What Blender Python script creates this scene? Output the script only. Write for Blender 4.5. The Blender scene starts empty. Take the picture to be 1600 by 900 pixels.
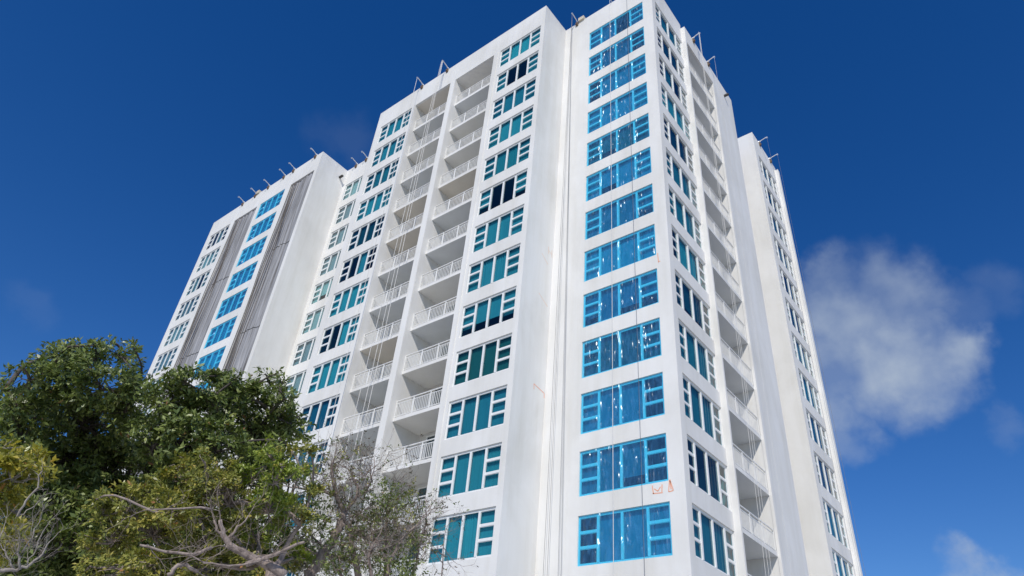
import bpy, math, random
import numpy as np
from mathutils import Vector, Matrix
random.seed(7); rng = np.random.default_rng(11)
scene = bpy.context.scene
COL = scene.collection

# ------------------------------------------------------------------ geometry of the place (metres)
EYE = 1.6
FH = 2.85                                  # storey height
ZT = 43.813 + EYE                          # head of the top row of windows
ZR = 45.951 + EYE                          # top of the parapet
WH = 2.03
XC, YC = -11.444, 24.138                   # outer corner of the right wing
X1, YF = -18.461, 21.647                   # right end and front plane of the middle block
XCL = -35.876
YREC = 24.59
XL0, XL1 = -61.516, -43.568
XP = XC + .30                              # outer plane of the right-hand facade
VJ = YC + 4.36; VB0 = YC + 4.50; VB1 = YC + 8.73; VP1 = YC + 12.32
Y3, X3, V3 = 40.797, -11.206, 45.78
ZRB = ZR - .45
S1 = (-31.221, -27.361); S2 = (-26.867, -23.018)
LM = (-47.415, -43.996); LK = (-56.541, -52.725)
T = lambda r: ZT - r * FH

# ------------------------------------------------------------------ helpers
def tag(o, label=None, cat=None, group=None, kind=None):
    if label: o['label'] = label
    if cat: o['category'] = cat
    if group: o['group'] = group
    if kind: o['kind'] = kind
    return o

class MB:
    """collects boxes, quads and tubes into one mesh"""
    def __init__(s): s.v = []; s.f = []; s.m = []
    def quad(s, a, b, c, d, m=0):
        n = len(s.v); s.v += [a, b, c, d]; s.f.append((n, n+1, n+2, n+3)); s.m.append(m)
    def box(s, x0, x1, y0, y1, z0, z1, m=0, skip=''):
        n = len(s.v)
        s.v += [(x0,y0,z0),(x1,y0,z0),(x1,y1,z0),(x0,y1,z0),(x0,y0,z1),(x1,y0,z1),(x1,y1,z1),(x0,y1,z1)]
        F = {'b':(0,3,2,1),'t':(4,5,6,7),'f':(0,1,5,4),'r':(1,2,6,5),'k':(2,3,7,6),'l':(3,0,4,7)}
        for k, q in F.items():
            if k not in skip: s.f.append(tuple(n+i for i in q)); s.m.append(m)
    def tube(s, pts, rad, n=6, m=0, cap=True):
        pts = [Vector(p) for p in pts]
        if not hasattr(rad, '__len__'): rad = [rad]*len(pts)
        rings = []
        up = None
        for i, p in enumerate(pts):
            t = (pts[min(i+1, len(pts)-1)] - pts[max(i-1, 0)])
            if t.length < 1e-6: t = Vector((0,0,1))
            t.normalize()
            if up is None:
                up = t.orthogonal().normalized()
            else:
                up = (up - t*up.dot(t))
                up = up.normalized() if up.length > 1e-5 else t.orthogonal().normalized()
            sd = t.cross(up)
            b = len(s.v)
            for k in range(n):
                a = 2*math.pi*k/n
                q = p + (up*math.cos(a) + sd*math.sin(a))*rad[i]
                s.v.append((q.x, q.y, q.z))
            rings.append(b)
        for i in range(len(rings)-1):
            a, b = rings[i], rings[i+1]
            for k in range(n):
                s.f.append((a+k, a+(k+1)%n, b+(k+1)%n, b+k)); s.m.append(m)
        if cap:
            s.f.append(tuple(rings[0]+k for k in reversed(range(n)))); s.m.append(m)
            s.f.append(tuple(rings[-1]+k for k in range(n))); s.m.append(m)
    def mesh(s, name, mats, smooth=False):
        me = bpy.data.meshes.new(name)
        me.from_pydata([tuple(map(float, v)) for v in s.v], [], s.f)
        for m in (mats if isinstance(mats, (list, tuple)) else [mats]): me.materials.append(m)
        me.polygons.foreach_set('material_index', s.m)
        if smooth: me.polygons.foreach_set('use_smooth', [True]*len(s.f))
        me.update()
        return me

def link(name, me, parent=None, loc=(0,0,0), rotz=0):
    o = bpy.data.objects.new(name, me); COL.objects.link(o)
    o.location = loc; o.rotation_euler = (0, 0, rotz)
    if parent: o.parent = parent
    return o
def empty(name, loc=(0,0,0), rotz=0):
    o = bpy.data.objects.new(name, None); COL.objects.link(o)
    o.location = loc; o.rotation_euler = (0,0,rotz); o.empty_display_size = .3
    return o

# ------------------------------------------------------------------ materials
def newmat(name):
    m = bpy.data.materials.new(name); m.use_nodes = True
    nt = m.node_tree
    return m, nt, nt.nodes, nt.links, nt.nodes['Principled BSDF']
def noise(N, L, co, scale, detail=4, rough=.55, dist=0):
    n = N.new('ShaderNodeTexNoise'); n.inputs['Scale'].default_value = scale
    n.inputs['Detail'].default_value = detail; n.inputs['Roughness'].default_value = rough
    n.inputs['Distortion'].default_value = dist
    L.new(co, n.inputs['Vector']); return n.outputs['Fac']
def ramp(N, L, f, stops):
    r = N.new('ShaderNodeValToRGB'); e = r.color_ramp.elements
    e[0].position, e[0].color = stops[0][0], (*stops[0][1], 1)
    e[1].position, e[1].color = stops[-1][0], (*stops[-1][1], 1)
    for p, c in stops[1:-1]:
        x = e.new(p); x.color = (*c, 1)
    L.new(f, r.inputs['Fac']); return r.outputs['Color']
def mapping(N, L, co, sc):
    m = N.new('ShaderNodeMapping'); m.inputs['Scale'].default_value = sc
    L.new(co, m.inputs['Vector']); return m.outputs['Vector']
def mixc(N, L, f, a, b, mode='MIX'):
    x = N.new('ShaderNodeMix'); x.data_type = 'RGBA'; x.blend_type = mode
    for s, v in ((x.inputs[0], f), (x.inputs[6], a), (x.inputs[7], b)):
        if isinstance(v, (int, float)): s.default_value = v
        elif isinstance(v, tuple): s.default_value = (*v, 1)
        else: L.new(v, s)
    return x.outputs[2]
def bump(N, L, h, strength, dist, P):
    b = N.new('ShaderNodeBump'); b.inputs['Strength'].default_value = strength
    b.inputs['Distance'].default_value = dist
    L.new(h, b.inputs['Height']); L.new(b.outputs['Normal'], P.inputs['Normal'])

def stucco(name, base, stain=.5):
    m, nt, N, L, P = newmat(name)
    g = N.new('ShaderNodeNewGeometry'); co = g.outputs['Position']
    big = noise(N, L, mapping(N, L, co, (.35, .35, .22)), 1.0, 5, .6, .4)
    b2 = noise(N, L, mapping(N, L, co, (1.6, 1.6, .12)), 1.0, 4, .6)
    lo = tuple(c*(1-.09*stain) for c in base); lo = (lo[0], lo[1]*.995, lo[2]*.98)
    c1 = ramp(N, L, big, [(.35, lo), (.62, base)])
    lo2 = (.90, .89, .86)
    c2 = mixc(N, L, .55*stain, c1, mixc(N, L, 1.0, c1, ramp(N, L, b2, [(.3, lo2), (.55, (1,1,1))]), 'MULTIPLY'))
    L.new(c2, P.inputs['Base Color'])
    P.inputs['Roughness'].default_value = .75
    P.inputs['Specular IOR Level'].default_value = .25
    fine = noise(N, L, co, 22, 5, .65)
    bump(N, L, fine, .25, .01, P)
    return m
M = {}
M['wall'] = stucco('white_stucco', (.80, .795, .775), 1.15)
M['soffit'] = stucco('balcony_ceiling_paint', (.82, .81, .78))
M['soffit_grey'] = stucco('balcony_ceiling_grey_bounce_tint', (.72, .745, .76))  # cool, weaker bounce light put into the ceiling colour
M['soffit_tan'] = stucco('balcony_ceiling_tan_bounce_tint', (.77, .72, .64))  # warm bounce light put into the ceiling colour

def plain(name, col, rough=.5, metal=0, spec=.5, var=.08, scale=6):
    m, nt, N, L, P = newmat(name)
    g = N.new('ShaderNodeNewGeometry')
    f = noise(N, L, g.outputs['Position'], scale, 4)
    L.new(ramp(N, L, f, [(.3, tuple(c*(1-var) for c in col)), (.7, tuple(min(1, c*(1+var)) for c in col))]), P.inputs['Base Color'])
    P.inputs['Roughness'].default_value = rough; P.inputs['Metallic'].default_value = metal
    P.inputs['Specular IOR Level'].default_value = spec
    return m
M['frame'] = plain('white_window_frame', (.82, .83, .82), .4, var=.03)
M['rail'] = plain('white_railing_paint', (.80, .80, .78), .4, var=.05)
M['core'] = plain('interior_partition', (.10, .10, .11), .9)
M['roof'] = plain('roof_felt', (.45, .45, .43), .9)
M['steel'] = plain('galvanised_steel', (.62, .64, .66), .4, .6)
M['whitesteel'] = plain('white_painted_steel', (.78, .78, .76), .45, var=.1)
M['clamp'] = plain('rusty_clamp', (.16, .11, .075), .8, var=.4, scale=25)
M['weight'] = plain('tan_counterweight', (.62, .55, .43), .8)
M['rope'] = plain('dark_rope', (.22, .215, .21), .8)
M['ropelight'] = plain('pale_rope', (.72, .71, .68), .8)
M['orange'] = plain('orange_chalk', (.85, .42, .28), .9, var=.12, scale=30)
M['orangepale'] = plain('faint_orange_chalk', (.80, .62, .50), .9, var=.12, scale=30)
M['dark'] = plain('dark_metal', (.05, .045, .04), .6)

def curtain(name, col):
    m, nt, N, L, P = newmat(name)
    g = N.new('ShaderNodeNewGeometry')
    f = noise(N, L, mapping(N, L, g.outputs['Position'], (9, 9, .5)), 1, 3)
    L.new(ramp(N, L, f, [(.3, tuple(c*.88 for c in col)), (.7, col)]), P.inputs['Base Color'])
    P.inputs['Roughness'].default_value = .9; P.inputs['Specular IOR Level'].default_value = .1
    return m
M['cur_white'] = curtain('white_curtain', (.86, .86, .84))
M['cur_grey'] = curtain('grey_curtain', (.52, .55, .56))
M['cur_sage'] = curtain('sage_curtain', (.50, .46, .33))
M['cur_blue'] = curtain('blue_curtain', (.30, .42, .52))
M['cur_dark'] = curtain('dark_curtain', (.14, .17, .20))

def glass(name, tint, refl=(1, 1, 1), rough=.01):
    m = bpy.data.materials.new(name); m.use_nodes = True
    nt = m.node_tree; N = nt.nodes; L = nt.links; N.clear()
    out = N.new('ShaderNodeOutputMaterial'); mix = N.new('ShaderNodeMixShader')
    tr = N.new('ShaderNodeBsdfTransparent'); tr.inputs['Color'].default_value = (*tint, 1)
    oi = N.new('ShaderNodeObjectInfo')                      # panes differ a little from window to window
    L.new(ramp(N, L, oi.outputs['Random'], [(0, tuple(c*k for c, k in zip(tint, (.8, .84, .88)))), (.5, tint), (1, tuple(c*k for c, k in zip(tint, (1.05, 1.16, 1.12))))]), tr.inputs['Color'])
    gl = N.new('ShaderNodeBsdfGlossy'); gl.inputs['Color'].default_value = (*refl, 1); gl.inputs['Roughness'].default_value = rough
    g = N.new('ShaderNodeNewGeometry')
    f = noise(N, L, g.outputs['Position'], .9, 2)
    b = N.new('ShaderNodeBump'); b.inputs['Strength'].default_value = .06; b.inputs['Distance'].default_value = .05
    L.new(f, b.inputs['Height']); L.new(b.outputs['Normal'], gl.inputs['Normal'])
    dt = N.new('ShaderNodeVectorMath'); dt.operation = 'DOT_PRODUCT'; L.new(g.outputs['Incoming'], dt.inputs[0]); L.new(g.outputs['Normal'], dt.inputs[1])
    ab = N.new('ShaderNodeMath'); ab.operation = 'ABSOLUTE'; L.new(dt.outputs['Value'], ab.inputs[0])
    iv = N.new('ShaderNodeMath'); iv.operation = 'SUBTRACT'; iv.inputs[0].default_value = 1; L.new(ab.outputs[0], iv.inputs[1])
    pw = N.new('ShaderNodeMath'); pw.operation = 'POWER'; pw.inputs[1].default_value = 5; L.new(iv.outputs[0], pw.inputs[0])
    fr = N.new('ShaderNodeMath'); fr.operation = 'MULTIPLY_ADD'; fr.inputs[1].default_value = .94; fr.inputs[2].default_value = .06; L.new(pw.outputs[0], fr.inputs[0])   # both faces of the pane reflect alike
    L.new(fr.outputs[0], mix.inputs['Fac']); L.new(tr.outputs[0], mix.inputs[1]); L.new(gl.outputs[0], mix.inputs[2])
    L.new(mix.outputs[0], out.inputs['Surface'])
    return m
M['glass'] = glass('teal_tinted_glass', (.15, .49, .575))
M['midglass'] = glass('film_window_glass', (.19, .51, .62))
M['paleglass'] = glass('pale_reflection_glass', (.40, .58, .62))  # paler tint stands in for stronger oblique reflection, as in the recess windows
M['doorglass'] = glass('dark_door_glass', (.25, .36, .40))

def film():
    m = bpy.data.materials.new('blue_protective_film'); m.use_nodes = True
    nt = m.node_tree; N = nt.nodes; L = nt.links; N.clear()
    out = N.new('ShaderNodeOutputMaterial')
    g = N.new('ShaderNodeNewGeometry'); co = g.outputs['Position']
    wr = noise(N, L, mapping(N, L, co, (7, 7, 1.6)), 1.0, 6, .62, .9)
    wr2 = noise(N, L, mapping(N, L, co, (16, 16, 7)), 1.0, 4, .6, .6)
    rd = N.new('ShaderNodeMath'); rd.operation = 'SUBTRACT'; rd.inputs[1].default_value = .5; L.new(wr, rd.inputs[0])
    ra = N.new('ShaderNodeMath'); ra.operation = 'ABSOLUTE'; L.new(rd.outputs[0], ra.inputs[0])       # sharp creases
    add = N.new('ShaderNodeMath'); add.operation = 'MULTIPLY_ADD'; add.inputs[1].default_value = .35
    L.new(wr2, add.inputs[0]); L.new(ra.outputs[0], add.inputs[2])
    b = N.new('ShaderNodeBump'); b.inputs['Strength'].default_value = 1.0; b.inputs['Distance'].default_value = .10
    L.new(add.outputs[0], b.inputs['Height'])
    tr = N.new('ShaderNodeBsdfTransparent'); tr.inputs['Color'].default_value = (.28, .84, 1.0, 1)
    df = N.new('ShaderNodeBsdfDiffuse'); df.inputs['Color'].default_value = (.16, .52, 1.0, 1)
    gl = N.new('ShaderNodeBsdfGlossy'); gl.inputs['Roughness'].default_value = .27; gl.inputs['Color'].default_value = (.85, .95, 1, 1)
    m1 = N.new('ShaderNodeMixShader'); m2 = N.new('ShaderNodeMixShader')
    cr = N.new('ShaderNodeMapRange'); L.new(wr, cr.inputs[0])
    cr.inputs[1].default_value = .42; cr.inputs[2].default_value = .72; cr.inputs[3].default_value = .08; cr.inputs[4].default_value = .24
    L.new(cr.outputs[0], m1.inputs['Fac'])
    L.new(tr.outputs[0], m1.inputs[1]); L.new(df.outputs[0], m1.inputs[2])
    m2.inputs['Fac'].default_value = .055
    L.new(m1.outputs[0], m2.inputs[1]); L.new(gl.outputs[0], m2.inputs[2])
    L.new(m2.outputs[0], out.inputs['Surface'])
    return m
M['film'] = film()

def netting():
    m, nt, N, L, P = newmat('grey_debris_mesh')
    t = N.new('ShaderNodeTexCoord'); co = t.outputs['Object']
    st = noise(N, L, mapping(N, L, co, (4.6, 1, .10)), 1.0, 7, .74, .4)
    st2 = noise(N, L, mapping(N, L, co, (11, 1, .35)), 1.0, 4, .6)
    c = ramp(N, L, st, [(.32, (.085, .078, .074)), (.42, (.23, .23, .236)), (.52, (.36, .365, .385)), (.68, (.48, .485, .51))])
    c = mixc(N, L, .5, c, mixc(N, L, 1.0, c, ramp(N, L, st2, [(.33, (.55, .54, .53)), (.6, (1, 1, 1))]), 'MULTIPLY'))
    L.new(c, P.inputs['Base Color']); P.inputs['Roughness'].default_value = .9
    P.inputs['Specular IOR Level'].default_value = .1
    return m
M['net'] = netting()
M['netbrown'] = plain('brown_strap', (.15, .125, .108), .9, var=.3)
M['netdark'] = plain('net_seam', (.10, .095, .09), .9)

# ------------------------------------------------------------------ the apartment building
BASE = Vector((-30, 26, 0))
bld = empty('apartment_building', BASE)
tag(bld, 'tall white stucco apartment tower with teal windows, recessed balconies and stepped wings', 'apartment building')
def bpart(name, mb, mat, smooth=False):
    return link(name, mb.mesh(name, mat, smooth), bld, -BASE)

def facade(mb, axis, plane, a0, a1, z0, z1, ops, depth=.16):
    """one storeyed wall with openings; axis 'x': wall runs along X facing -Y; 'y': runs along Y facing +X"""
    As = sorted({a0, a1, *[o[0] for o in ops], *[o[1] for o in ops]})
    Zs = sorted({z0, z1, *[o[2] for o in ops], *[o[3] for o in ops]})
    P = (lambda a, d, z: (a, plane+d, z)) if axis == 'x' else (lambda a, d, z: (plane-d, a, z))
    for i in range(len(As)-1):
        am = (As[i]+As[i+1])/2
        run = None
        for j in range(len(Zs)-1):
            zm = (Zs[j]+Zs[j+1])/2
            hole = any(o[0] < am < o[1] and o[2] < zm < o[3] for o in ops)
            if not hole:
                mb.quad(P(As[i],0,Zs[j]), P(As[i+1],0,Zs[j]), P(As[i+1],0,Zs[j+1]), P(As[i],0,Zs[j+1]))
    for a, b, c, d in [o[:4] for o in ops]:
        dp = depth
        mb.quad(P(a,0,c), P(a,0,d), P(a,dp,d), P(a,dp,c))
        mb.quad(P(b,0,d), P(b,0,c), P(b,dp,c), P(b,dp,d))
        if c > z0+.01: mb.quad(P(b,0,c), P(a,0,c), P(a,dp,c), P(b,dp,c))
        mb.quad(P(a,0,d), P(b,0,d), P(b,dp,d), P(a,dp,d))

wins = []      # (axis, plane, a, width, z_sill, row, style)
def col(axis, plane, a, b, rows, style):
    out = []
    for r in rows:
        wins.append((axis, plane, a, b-a, T(r)-WH, r, style))
        out.append((a, b, T(r)-WH, T(r)))
    return out
ZP = ZR - 1.0          # parapets start here
# middle block front
mb = MB()
ops = col('x', YF, -35.238, -31.613, range(13), 'mid_left') + col('x', YF, -22.451, -18.781, range(14), 'mid_right')
ops += [(S1[0], S1[1], 0, T(0)), (S2[0], S2[1], 0, T(0))]
facade(mb, 'x', YF, XCL, X1, 0, ZP, ops)
bpart('front_wall', mb, M['wall'])
# right wing front
mb = MB()
facade(mb, 'x', YC, X1, XC, 0, ZP, col('x', YC, -16.368, -12.144, range(14), 'film'))
bpart('front_wall', mb, M['wall'])
# recess between the blocks
mb = MB()
facade(mb, 'x', YREC, XL1, XCL, 0, ZP, col('x', YREC, -43.109, -39.2, range(12), 'recess'))
bpart('front_wall', mb, M['wall'])
# left block front
mb = MB()
facade(mb, 'x', YF, XL0, XL1, 0, ZP, col('x', YF, -60.873, -57.273, range(9), 'left') + col('x', YF, -52.172, -48.28, range(9), 'film_left')
       + [(LM[0], LM[1], 0, T(0)), (LK[0], LK[1], 0, T(0))])
bpart('front_wall', mb, M['wall'])
# right-hand facade, window bay
mb = MB()
facade(mb, 'y', XC, YC, VJ, 0, ZP, col('y', XC, YC+.462, YC+4.33, range(14), 'side'))
bpart('side_wall', mb, M['wall'])
# right-hand facade, outer plane with the balcony bay
mb = MB()
facade(mb, 'y', XP, VJ, VP1, 0, ZRB-1.0, [(VB0, VB1, 0, T(0))])
mb.quad((XC, VJ, 0), (XP, VJ, 0), (XP, VJ, ZRB-1.0), (XC, VJ, ZRB-1.0))
mb.quad((XP, VP1, 0), (XP-7, VP1, 0), (XP-7, VP1, ZRB-1.0), (XP, VP1, ZRB-1.0))
bpart('side_wall', mb, M['wall'])
# rear block
mb = MB()
facade(mb, 'y', X3, Y3, V3, 0, ZP, col('y', X3, Y3+.631, Y3+4.45, range(12), 'far'))
mb.quad((X3-7, Y3, 0), (X3, Y3, 0), (X3, Y3, ZP), (X3-7, Y3, ZP))
mb.quad((XP-7, VP1, 0), (XP-7, Y3, 0), (XP-7, Y3, ZP), (XP-7, VP1, ZP))
mb.box(X3-.4, X3+.28, Y3+4.62, V3, 0, ZR-.55)
bpart('side_wall', mb, M['wall'])
# plain returns
mb = MB()
mb.quad((X1, YF, 0), (X1, YC, 0), (X1, YC, ZP), (X1, YF, ZP))
bpart('side_wall', mb, M['wall'])
mb = MB()
mb.quad((XL1, YF, 0), (XL1, YREC, 0), (XL1, YREC, ZP), (XL1, YF, ZP))
bpart('side_wall', mb, M['wall'])
mb = MB()
mb.quad((XCL, YREC, 0), (XCL, YF, 0), (XCL, YF, ZP), (XCL, YREC, ZP))
mb.quad((XL0, V3, 0), (XL0, YF, 0), (XL0, YF, ZP), (XL0, V3, ZP))
mb.quad((X3, V3, 0), (XL0, V3, 0), (XL0, V3, ZP), (X3, V3, ZP))
bpart('rear_wall', mb, M['wall'])
# pilasters beside the balcony stacks
mb = MB()
for a, b in ((S2[1]+.003, S2[1]+.34), (S1[1]+.003, S2[0]-.003), (S1[0]-.32, S1[0]-.003)):
    mb.box(a, b, YF-.05, YF+.1, 0, T(0)-.003, skip='k')
bpart('pilaster', mb, M['wall'])
# parapets: mitred rings
def parapet(poly, z0, z1, th=.28):
    n = len(poly); ins = []
    for i in range(n):
        p0, p1, p2 = Vector(poly[i-1]), Vector(poly[i]), Vector(poly[(i+1) % n])
        d1 = (p1-p0).normalized(); d2 = (p2-p1).normalized()
        n1 = Vector((-d1.y, d1.x)); n2 = Vector((-d2.y, d2.x))
        q = p1 + (n1+n2)*th if abs(n1.dot(n2)) < .5 else p1 + n1*th
        ins.append(q)
    mb = MB()
    for i in range(n):
        a, b = poly[i], poly[(i+1) % n]; c, d = ins[i], ins[(i+1) % n]
        mb.quad((*a, z0), (*b, z0), (*b, z1), (*a, z1))
        mb.quad((*a, z1), (*b, z1), (d.x, d.y, z1), (c.x, c.y, z1))
        mb.quad((d.x, d.y, z0), (c.x, c.y, z0), (c.x, c.y, z1), (d.x, d.y, z1))
    return mb
poly = [(XL0, YF), (XL1, YF), (XL1, YREC), (XCL, YREC), (XCL, YF), (X1, YF), (X1, YC), (XC, YC), (XC, VJ), (XC-7, VJ), (XC-7, Y3), (X3, Y3), (X3, V3), (XL0, V3)]
bpart('parapet', parapet(poly, ZP, ZR), M['wall'])
poly2 = [(XP-7.29, VJ+.001), (XP, VJ+.001), (XP, VP1), (XP-7.29, VP1)]
bpart('parapet', parapet(poly2, ZRB-1.0, ZRB), M['wall'])
mb = MB()
zr_ = ZP + .05
for x0, x1, y0, y1 in ((XL0, XL1, YF, V3), (XL1, XCL, YREC, V3), (XCL, X1, YF, V3), (X1, XC-7, YC, V3), (XC-7, XC, YC, VJ), (XC-7, X3, Y3, V3)):
    mb.quad((x0, y0, zr_), (x1, y0, zr_), (x1, y1, zr_), (x0, y1, zr_))
mb.quad((XC-7, VJ, ZRB-.98), (XP, VJ, ZRB-.98), (XP, VP1, ZRB-.98), (XC-7, VP1, ZRB-.98))
bpart('roof', mb, M['roof'])
# interior partitions seen through clear panes
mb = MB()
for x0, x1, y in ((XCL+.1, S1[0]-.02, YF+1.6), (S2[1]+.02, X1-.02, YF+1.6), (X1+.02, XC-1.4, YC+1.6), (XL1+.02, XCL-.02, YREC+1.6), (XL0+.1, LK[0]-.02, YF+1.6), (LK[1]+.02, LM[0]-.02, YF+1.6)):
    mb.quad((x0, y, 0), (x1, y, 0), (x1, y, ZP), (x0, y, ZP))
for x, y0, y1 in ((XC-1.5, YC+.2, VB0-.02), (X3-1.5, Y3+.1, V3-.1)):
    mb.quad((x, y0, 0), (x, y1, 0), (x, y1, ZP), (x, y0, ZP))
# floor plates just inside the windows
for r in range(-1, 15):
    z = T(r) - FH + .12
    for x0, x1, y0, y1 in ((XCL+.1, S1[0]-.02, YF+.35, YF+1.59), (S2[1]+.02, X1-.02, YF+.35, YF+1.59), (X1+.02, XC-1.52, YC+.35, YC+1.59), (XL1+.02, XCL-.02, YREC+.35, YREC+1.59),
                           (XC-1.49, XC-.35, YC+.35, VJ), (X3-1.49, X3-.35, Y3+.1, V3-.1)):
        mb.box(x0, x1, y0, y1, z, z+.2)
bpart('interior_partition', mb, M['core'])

# scuppers and paint marks
mb = MB(); mb.box(XL1, XL1+.45, 23.9, 24.1, 44.52+EYE, 44.66+EYE)
bpart('roof_scupper', mb, M['dark'])
mb = MB(); mb.box(XP, XP+.35, 34.85, 35.0, 44.35+EYE, 44.5+EYE)
bpart('roof_scupper', mb, M['dark'])
def mark(axis, plane, segs, mat):
    mb = MB(); w = .022
    for (a, z), (b, z2) in segs:
        da, dz = b-a, z2-z; l = math.hypot(da, dz); nx, nz = -dz/l*w, da/l*w
        pts = [(a+nx, z+nz), (a-nx, z-nz), (b-nx, z2-nz), (b+nx, z2+nz)]
        if axis == 'x': mb.quad(*[(p, plane-.004, q+EYE) for p, q in pts])
        else: mb.quad(*[(plane+.004, p, q+EYE) for p, q in pts])
    return bpart('paint_mark', mb, mat)
mark('x', YC, [((-12.86,10.35),(-12.82,10.0)),((-12.86,10.02),(-12.42,9.99)),((-12.45,10.02),(-12.43,10.32)),((-12.78,10.2),(-12.62,10.08)),((-12.62,10.08),(-12.5,10.24))], M['orange'])
mark('x', YC, [((-12.1,10.45),(-12.16,9.98)),((-12.16,9.98),(-11.96,10.0)),((-11.96,10.0),(-12.08,10.46)),((-12.08,10.4),(-12.05,10.06))], M['orange'])
mark('x', YC, [((-12.06,21.9),(-12.04,21.3)),((-12.04,21.36),(-11.94,21.34))], M['orange'])
mark('y', X1, [((23.2,15.98),(24.05,15.86)),((23.2,15.98),(23.24,15.7)),((24.05,15.86),(24.07,15.6))], M['orange'])
mark('y', X1, [((23.68,24.85),(23.72,24.35)),((23.72,24.6),(24.02,24.5)),((24.0,24.8),(24.03,24.3))], M['orangepale'])
mark('y', X1, [((23.1,21.3),(23.9,20.9)),((23.12,24.0),(23.7,23.6))], M['orangepale'])

# ------------------------------------------------------------------ windows
LITES = {'mid': (.25, .25, .25, .25), 'film': (.225, .265, .275, .235), 'side': (.20, .29, .29, .22)}
def lite_edges(w, fr):
    e = [0]
    for f in fr: e.append(e[-1]+f*w)
    return e
_frame = {}; _pane = {}; _cur = {}; _film = {}
D0 = .10                # glass sits this far behind the wall face
def frame_mesh(w, fr, key):
    if key in _frame: return _frame[key]
    mb = MB(); h = WH; e = lite_edges(w, fr)
    y0, y1 = D0-.03, D0+.05
    g = .002
    mb.box(g, w-g, y0, y1, h-.10, h-g); mb.box(g, w-g, y0, y1, g, .09)
    mb.box(g, .08, y0, y1, .09, h-.10); mb.box(w-.08, w-g, y0, y1, .09, h-.10)
    for x in e[1:-1]: mb.box(x-.055, x+.055, y0-.02, y1, .09, h-.10)
    for i in (0, 3):
        a = e[i] + (.08 if i == 0 else .055); b = e[i+1] - (.055 if i == 0 else .08)
        for z in (.36*h, .66*h):
            mb.box(a, b, y0+.012, y1-.01, z-.05, z+.05)
        for k, (c, d) in enumerate(((.09, .36*h-.05), (.36*h+.05, .66*h-.05), (.66*h+.05, h-.10))):   # sash of each hopper light
            mb.box(a, b, y0+.03, y1-.012, d-.025, d-.001); mb.box(a, b, y0+.03, y1-.012, c+.001, c+.025)
    _frame[key] = mb.mesh('window_frame', M['frame']); return _frame[key]
def pane_mesh(w, key, mat='glass'):
    key = key + (mat,)
    if key in _pane: return _pane[key]
    mb = MB(); mb.quad((.03, D0+.01, .03), (w-.03, D0+.01, .03), (w-.03, D0+.01, WH-.03), (.03, D0+.01, WH-.03))
    _pane[key] = mb.mesh('glass_pane', M[mat]); return _pane[key]
def curtain_mesh(w, fr, kinds, mat):
    """kinds: one letter per light: f flat shade, p pleated, b vertical blinds, s shade drawn two thirds, o open"""
    key = (round(w, 2), kinds, mat)
    if key in _cur: return _cur[key]
    mb = MB(); e = lite_edges(w, fr); r = random.Random(sum(map(ord, kinds)) + 3)
    yy = D0 + .13
    for i, k in enumerate(kinds):
        a, b = e[i]+.0, e[i+1]-.0
        if k == 'o': continue
        z0 = .03 if k != 's' else WH*(.26 + .1*r.random())
        if k in 'fs':
            mb.quad((a, yy, z0), (b, yy, z0), (b, yy+.01*(r.random()-.5), WH-.02), (a, yy, WH-.02)); continue
        n = max(2, int((b-a)/(.022 if k == 'b' else .03)))
        xs = [a+(b-a)*t/n for t in range(n+1)]
        if k == 'b':
            ys = [yy + (.05 if (t//2) % 2 else -.01) for t in range(n+1)]
        else:
            ph = r.random()*6
            ys = [yy + .028*math.sin(x*42+ph+1.3*math.sin(x*9)) for x in xs]
        for t in range(n):
            mb.quad((xs[t], ys[t], z0), (xs[t+1], ys[t+1], z0), (xs[t+1], ys[t+1], WH-.02), (xs[t], ys[t], WH-.02))
    if not mb.f: mb.quad((.1, yy, WH-.1), (w-.1, yy, WH-.1), (w-.1, yy, WH-.02), (.1, yy, WH-.02))
    _cur[key] = mb.mesh('curtain', M[mat]); return _cur[key]
def film_mesh(w, seed):
    if (round(w, 2), seed) in _film: return _film[(round(w, 2), seed)]
    r = np.random.default_rng(seed); nx, nz = 180, 36
    xs = np.linspace(.02, w-.02, nx+1); zs = np.linspace(.02, WH-.02, nz+1)
    X, Z = np.meshgrid(xs, zs)
    Y = np.full_like(X, D0-.062)
    for _ in range(9):
        c = r.uniform(0, w); wd = r.uniform(.03, .10); sl = r.uniform(-.12, .12); am = r.uniform(-.012, .012)
        zc = r.uniform(0, WH); hz = r.uniform(.4, 1.2)
        Y += am*np.exp(-((X-c-sl*(Z-1))/wd)**2)*np.exp(-((Z-zc)/hz)**2)
    hot = np.concatenate([r.uniform(0, w, 2), [.21*w, .235*w, .49*w, .77*w]])
    for _ in range(int(r.integers(45, 105))):                 # short sharp creases, gathered in a few places
        c = r.choice(hot) + r.normal(0, .10) if r.random() < .65 else r.uniform(0, w)
        wd = r.uniform(.03, .05); sl = r.normal(0, .16); am = -wd*r.uniform(.5, 1.05)
        zc = r.uniform(.1, WH-.1); hz = r.uniform(.05, .30)
        Y += am*np.exp(-((X-c-sl*(Z-zc))/wd)**2)*np.exp(-((Z-zc)/hz)**2)
    Y = np.minimum(Y, D0-.055)
    mb = MB(); mb.v = list(zip(X.ravel(), Y.ravel(), Z.ravel()))
    for j in range(nz):
        for i in range(nx):
            a = j*(nx+1)+i; mb.f.append((a, a+1, a+nx+2, a+nx+1)); mb.m.append(0)
    me = mb.mesh('protective_film', M['film'], True); _film[(round(w, 2), seed)] = me; return me
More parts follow.
